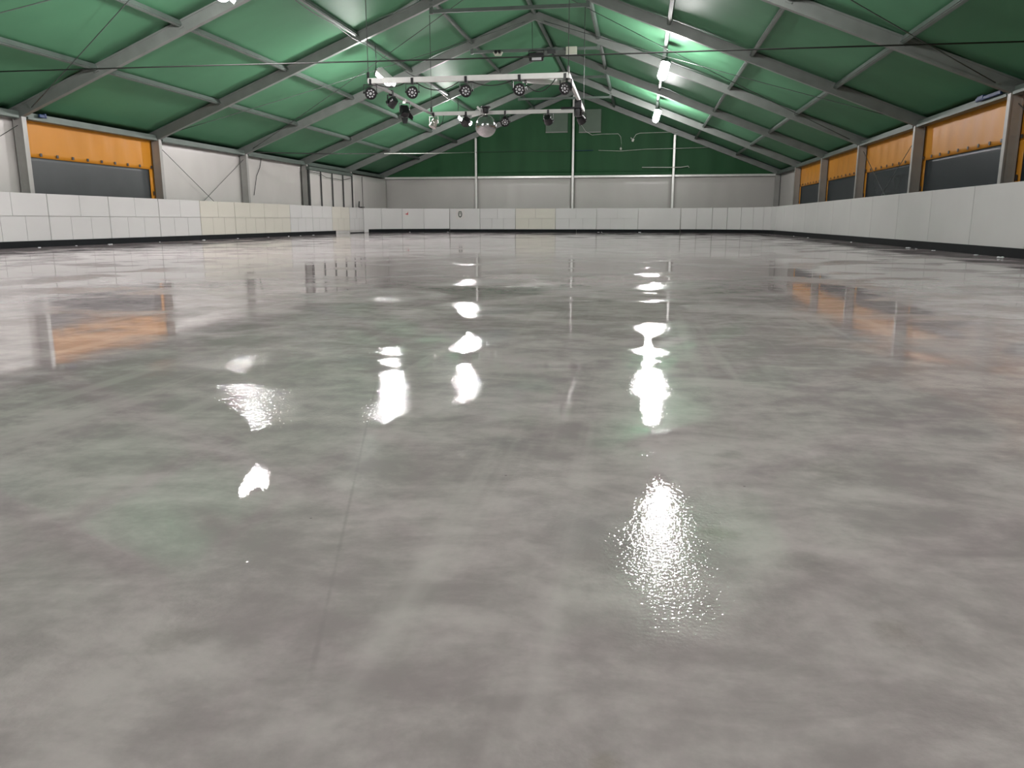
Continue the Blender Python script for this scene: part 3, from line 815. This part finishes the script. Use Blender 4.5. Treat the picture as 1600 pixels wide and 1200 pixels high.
# wind bracing of two bays: roof slopes and side walls
for far, near, where in ((3, 4, 'in the third bay beyond the rig'), (5, 6, 'in the bay nearer than the rig')):
    wtxt = "fourth bay from gable" if far == 3 else "sixth bay from gable"
    for sgn, side in ((-1, 'white canvas wall'), (1, 'orange windows')):
        def rp(k, d): return (MID + sgn * (10 - d), FY(k) + (0.08 if k == near else -0.08), EAVE + SL * d + 0.06)
        g = 'roof bracing above %s, %s' % (side, wtxt)
        for a, b in (((near, 0.4), (far, 9.7)), ((near, 9.7), (far, 0.4))):
            cable('bracing_cable', sag(rp(*a), rp(*b), 0.05), 0.010, 'wire_steel', 'roof cable above %s, %s, %s towards gable' % (side, wtxt, 'rising' if a[1] < 5 else 'falling'), 'cable', g)
        X = (XL - 0.02) if sgn < 0 else (XR + 0.02)
        if sgn < 0: X = XL + 0.02
        g = 'wall bracing on %s, %s' % (side, wtxt)
        for (ka, za), (kb, zb) in (((near, 2.6), (far, 0.05)), ((near, 0.05), (far, 2.6))):
            ya, yb = FY(ka) + (0.09 if ka == near else -0.09), FY(kb) + (0.09 if kb == near else -0.09)
            cable('bracing_cable', [(X, ya, za), (X, yb, zb)], 0.009, 'wire_steel', 'wall cable across %s, %s, %s towards gable' % (side, wtxt, 'falling' if za > zb else 'rising'), 'cable', g)
# long cross cable in front of the rig
a, b = onY(0, 112, 14.35), onY(1600, 65, 13.8)
def to_roof(p, d):
    t = 0.0
    while t < 2.5 and (p + d * t).z < line_z((p + d * t).x) + ROOF_OFF - 0.03: t += 0.02
    return p + d * t
a2, b2p = to_roof(a, (a - b).normalized()), to_roof(b, (b - a).normalized())     # both ends reach the roof sheet
cable('cross_cable', [a2, a.lerp(b, 0.25), a.lerp(b, 0.5) - Vector((0, 0, 0.015)), a.lerp(b, 0.75), b2p], 0.013, 'wire_black', 'black cable strung straight across the tent before the lighting rig')
# power cable along the purlin above the white wall
pts = [Vector((MID - 4.0 + 0.10, y, EAVE + SL * 6 + 0.04 - 0.05 * (i % 2))) for i, y in enumerate([4 + 1.25 * j for j in range(26)])]
cable('power_cable', pts, 0.012, 'wire_black', 'black power cable running along the purlin of the lit floodlights')
# black and white cord from the side wall to the gable
e0 = onX(400, 238, XL + 0.25); e1 = onY(741, 238, D - 0.12)
m1 = onY(600, 240, 31.0)
cable('cord', [e0, e0.lerp(m1, 0.5) - Vector((0, 0, 0.03)), m1], 0.018, 'wire_black', 'black cord strung from the white side wall towards the gable')
cable('cord', [m1, m1.lerp(e1, 0.5) - Vector((0, 0, 0.02)), e1], 0.016, 'wire_white', 'pale cord continuing the black cord to the first gable post')
y_ = D - 0.03
cable('cord', [onY(743, 238, D - 0.11), onY(820, 236, D - 0.02), onY(893, 236, D - 0.11)], 0.010, 'wire_steel', 'thin dull cord between the first and middle gable posts')
cable('cord', [onY(897, 235.5, D - 0.11), onY(927, 235, y_)], 0.014, 'blue_strap', 'short blue cord tied to the middle gable post')
cable('cord', [onY(935, 235, y_), onY(970, 236, y_), onY(1010, 233, y_), onY(1056, 232, D - 0.11), onY(1110, 230, y_)], 0.012, 'wire_white', 'pale cord across the green gable behind its last post')
cable('cord', [onY(897, 176, y_), onY(906, 192, y_), onY(915, 205, y_), onY(925, 211, y_), onY(940, 209.5, y_), onY(966, 209, y_), onY(970, 214, y_), onY(971, 224, y_), onY(970, 231, y_)], 0.012, 'wire_white', 'pale lead drooping past a grey vent flap to a loose end')
o = MB().lathe([(0.01, -0.06), (0.05, -0.04), (0.06, 0.02), (0.02, 0.07)], 8).build('lamp_holder', 'wire_white'); o.location = onY(970, 232.5, y_ - 0.02); tag(o, 'small white lamp holder hanging on a lead before green gable', 'lamp holder')
cable('cord', [onY(990, 216, y_), onY(994, 210, y_), onY(1000, 208, y_), onY(1030, 207, y_), onY(1058, 206, D - 0.25)], 0.013, 'wire_white', 'pale lead running up to the gable rafter')
o = MB().box((0, 0, 0), (0.10, 0.05, 0.14), Matrix.Rotation(0.4, 3, 'Y')).tube([(-0.06, 0, 0.05), (-0.11, 0, 0.13)], 0.022, 6).build('plug', 'wire_white'); o.location = onY(989, 219, y_ - 0.02); tag(o, 'white plug dangling before the green gable wall', 'plug')
cable('batten', [onY(1003, 261.5, y_), onY(1053, 261.5, D - 0.12), onY(1064, 261.3, y_), onY(1075, 259.5, y_), onY(1077, 262, y_)], 0.022, 'wire_white', 'pale thin rod with hooked end across the last gable post', 'rod')
# cable hanging on the white canvas, and fairy lead above the doors
h0 = onX(407, 248, XLC + 0.06)
cable('cord', [onX(408, 248, XLC + 0.04), onX(406, 262, XLC + 0.04), onX(401, 275, XLC + 0.04), onX(399, 290, XLC + 0.04), onX(397, 305, XLC + 0.04)], 0.012, 'wire_black', 'dark lead hanging down the white canvas beside a tent leg')
XD = XL + 0.30
cable('cord', [onX(484, 268, XD), onX(500, 271, XD), onX(510, 277.5, XD), onX(522, 279, XD), onX(534, 281.5, XD), onX(545, 279, XD), onX(551, 277, XD)], 0.011, 'wire_black', 'dark lead drooping across the white door panels')
cable('cord', [(XL + 0.235, 37.02, 2.62), (XL + 0.235, 37.04, 1.9), (XL + 0.235, 37.02, 1.2)], 0.012, 'wire_black', 'dark lead hanging down the canvas between doors and corner')
# blue straps at the eaves
for X, y, L, lab in ((XL + 0.13, FY(5) + 0.55, 0.22, 'blue ratchet strap on the eave above the orange window by white canvas'), (XR - 0.13, FY(5) + 0.85, 1.1, 'long blue sheet strip tucked on the eave above the orange windows')):
    o = MB().box((0, 0, 0), (0.05, L, 0.07)).box((0.0, L * 0.3, 0.02), (0.065, L * 0.25, 0.08)).build('eave_strap', 'blue_strap', bevel=0.012); o.location = (X, y, EAVE + 0.115); tag(o, lab, 'strap')

# ================================================================== BEHIND THE CLEAR SHEETS
tr = tag(empty('trestle', (7.35, 24.95, -0.10)), 'grey metal trestle standing outside behind the clear sheet', 'trestle')
for e in (-1, 1):
    for s in (-1, 1):
        MB().bar((s * 0.45, e * 0.62, 0), (s * 0.06, e * 0.50, 1.95), 0.045, 0.045).build('leg', 'trestle_metal', tr)
MB().bar((0, -0.56, 1.92), (0, 0.56, 1.92), 0.14, 0.06).build('top_bar', 'dark_metal', tr)
for z in (1.45, 1.0, 0.5):
    MB().bar((-0.06 - 0.2 * (1.95 - z), -0.55, z), (-0.06 - 0.2 * (1.95 - z), 0.55, z), 0.03, 0.05).build('rung', 'trestle_metal', tr)
# ================================================================== SNOW AT THE FOOT OF THE BARRIERS
def lump(s, seed):
    rnd = random.Random(seed); mb = MB()
    for i in range(4):
        c = Vector((rnd.uniform(-1, 1) * s * 0.7, rnd.uniform(-1, 1) * s, 0)); r = s * rnd.uniform(0.4, 0.75)
        mb.lathe([(r * math.cos(a) * 1.0 + 0.001, r * math.sin(a) * 0.8) for a in (0, 0.5, 1.0, 1.5)], 7, Matrix.Translation(c))
    return mb
lm = [lump(0.045, i).build('snow_lump', 'snow', smooth=True) for i in range(3)]
spots = [('l', x) for x in (60, 120, 173, 250, 318, 372, 420, 452, 470, 490)] + [('r', x) for x in (1240, 1262, 1330, 1418, 1432, 1460, 1528, 1565)] + [('f', x) for x in (935, 940, 1000, 700, 640)]
used = [False] * 3
for i, (w, x) in enumerate(spots):
    if w == 'l': loc = onX(x, 380, XBL + 0.12)
    elif w == 'r': loc = onX(x, 380, XBR - 0.12)
    else: loc = onY(x, 362, YBF - (0.15 if x > 690 else 0.8))
    loc.z = 0.0
    j = i % 3
    if not used[j]: o = lm[j]; used[j] = True
    else: o = lm[j].copy(); COL.objects.link(o)
    o.location = loc; o.rotation_euler = (0, 0, i * 1.3); s = random.uniform(0.35, 0.75); o.scale = (s, s * 1.8, s * 0.8)
    lab = {'l': 'small lump of snow at the foot of the tiled barrier', 'r': 'small lump of snow at the foot of the plain barrier below orange windows', 'f': 'small lump of snow at the foot of the barrier before the gable'}[w]
    tag(o, lab, 'snow', {'l': 'snow by the tiled barrier', 'r': 'snow by the plain barrier', 'f': 'snow by the gable barrier'}[w])
